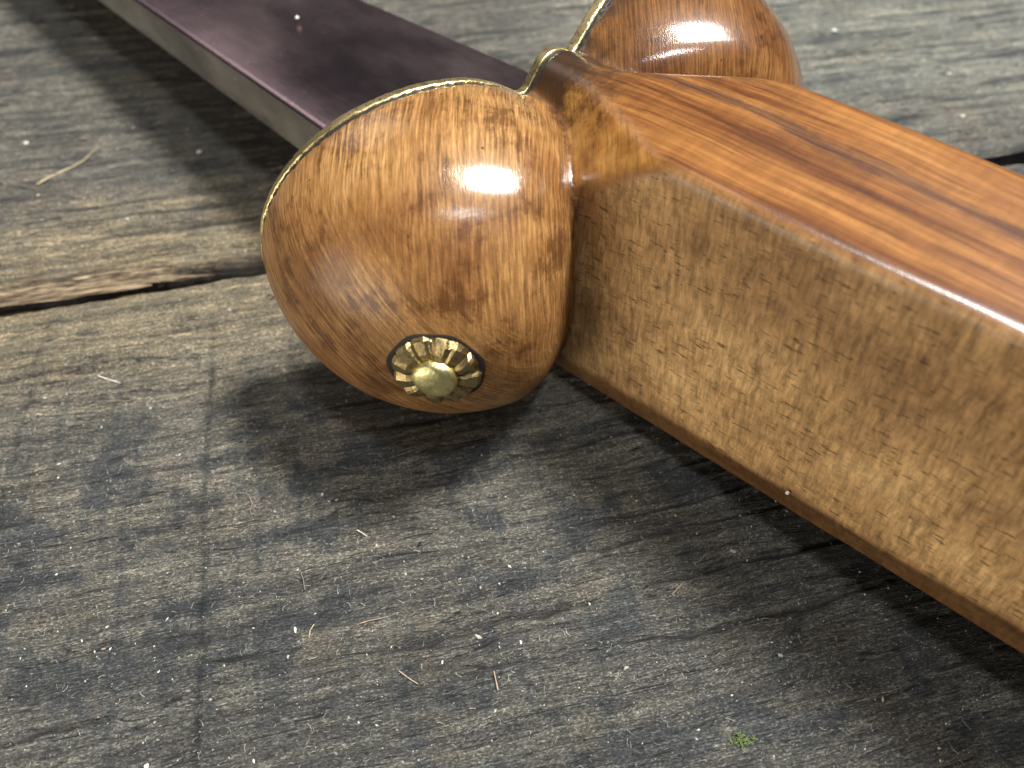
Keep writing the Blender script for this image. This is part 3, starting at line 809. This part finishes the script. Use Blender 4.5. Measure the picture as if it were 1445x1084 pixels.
cr(205, 1080, .17, WHITE, 'cream chip at the bottom edge of the near plank', 8, stretch=(1.2, 1.2, .7))
cr(1176, 47, .36, WHITE, 'white flake on the far plank behind the far lobe', 9, stretch=(1.5, .8, .6), ang=-.2)
cr(1340, 103, .28, WHITE, 'white flake at the right of the far plank', 10, stretch=(1.2, .8, .6), ang=-.7)
cr(180, 309, .2, WHITE, 'small white crumb on the far plank above the split', 12)
cr(38, 203, .34, WHITE, 'white crumb at the upper left of the far plank', 13, stretch=(1.3, .9, .6), ang=.4)
# crumb on the blade and one stuck to the lower edge of the grip
p = to_world((-41.0, 1.9, 2.62)); crumb('crumb', p, .22, WHITE, 'white speck lying on the dark face of the blade', 'crumb', 15, (1, 1.3, .6))
p = to_world((36.2, 8.75, -8.9)); crumb('crumb', p, .16, WHITE, 'white speck stuck to the lower edge of the grip', 'crumb', 16)
# tuft of moss
Vm, Fm = [], []
mr = random.Random(9); bx_, by_ = ground(1045, 1045)
for k in range(46):
    a = mr.uniform(0, 6.28); rr_ = abs(mr.gauss(0, .45)); st = np.array([bx_+rr_*math.cos(a)*1.2, by_+rr_*math.sin(a)*.8, 0]); st[2] = on_table(st[0], st[1])[2]
    d = np.array([mr.uniform(-1, 1), mr.uniform(-1, 1), mr.uniform(.05, .7)]); d *= mr.uniform(.25, .75)/np.linalg.norm(d)
    pts = [st, st+d*.5+np.array([0, 0, .05]), st+d+np.array([mr.uniform(-.1, .1), mr.uniform(-.1, .1), -.02])]
    v_, ff = fibre_mesh('', pts, .06, .02, 4); n0 = len(Vm); Vm += v_; Fm += [tuple(i+n0 for i in q) for q in ff]
local_obj('moss_tuft', Vm, Fm, MOSS, 'small green tuft of moss near the bottom right of the near plank', 'moss')

# sawdust nobody could count: grains and hair-fine fibres
Vd, Fd = [], []
dr = random.Random(21)
oct_ = np.array([(1, 0, 0), (-1, 0, 0), (0, 1, 0), (0, -1, 0), (0, 0, 1), (0, 0, -1)], float)
of = [(0, 2, 4), (2, 1, 4), (1, 3, 4), (3, 0, 4), (2, 0, 5), (1, 2, 5), (3, 1, 5), (0, 3, 5)]
pts = []
for k in range(15000):
    if k < 11500: u, v = dr.uniform(-70, 70), dr.uniform(-6, 64)
    else: u, v = dr.uniform(-75, 125), dr.uniform(70, 150)
    pts.append((u, v))
U = np.array([[p[0] for p in pts]]).T; VV = np.array([[p[1] for p in pts]]).T
hh = np.zeros(len(pts))
for far, seed in ((False, 100), (True, 200)):
    sel = (VV[:, 0] > 67) == far
    CR_keep = CR; CR = []
    hh[sel] = relief(U[sel], VV[sel], seed, far)[0][:, 0]
    CR = CR_keep
fib = []
for k, (u, v) in enumerate(pts):
    x, y = u*uax+v*vax; z = hh[k]
    if k % 3 == 0:
        a = dr.uniform(0, 6.28); L = dr.uniform(.2, .75); b = dr.uniform(-1.2, 1.2); q = []
        for i in range(4):
            t = i/3; q.append((x+L*t*math.cos(a+b*t), y+L*t*math.sin(a+b*t), z+.06+.12*math.sin(3.1*t)*dr.random()))
        fib.append((q, dr.uniform(.006, .014)))
    else:
        s = min(.2, abs(dr.lognormvariate(-3.45, .6)))*(1.35 if v > 67 else 1)
        r = np.array([[dr.uniform(.6, 1.4)] for _ in range(6)]); a = dr.uniform(0, 6.28); ca, sa = math.cos(a), math.sin(a)
        o = oct_*r*np.array([s*dr.uniform(.7, 1.9), s*.8, s*.7]); o = np.stack([o[:, 0]*ca-o[:, 1]*sa, o[:, 0]*sa+o[:, 1]*ca, o[:, 2]], -1)
        n0 = len(Vd); Vd += list(o+np.array([x, y, z+s*.5])); Fd += [tuple(i+n0 for i in f) for f in of]
DUST = NT('sawdust')
dn = DUST.noise(DUST.P, 0.9, 2)
DUSTM = DUST.set(Base_Color=DUST.ramp(dn, [(0.35, (0.26, 0.22, 0.16)), (0.5, (0.50, 0.47, 0.40)), (0.65, (0.70, 0.68, 0.62))]), Roughness=0.6)
for q, r in fib:
    v_, ff = fibre_mesh('', q, r, r*.6, 3); n0 = len(Vd); Vd += v_; Fd += [tuple(i+n0 for i in g_) for g_ in ff]
d_ = link('sawdust', mesh('sawdust', np.array(Vd), Fd, smooth=False), DUSTM)
tag(d_, 'pale specks of sawdust and hair-fine fibres scattered over both planks', 'sawdust', kind='stuff')
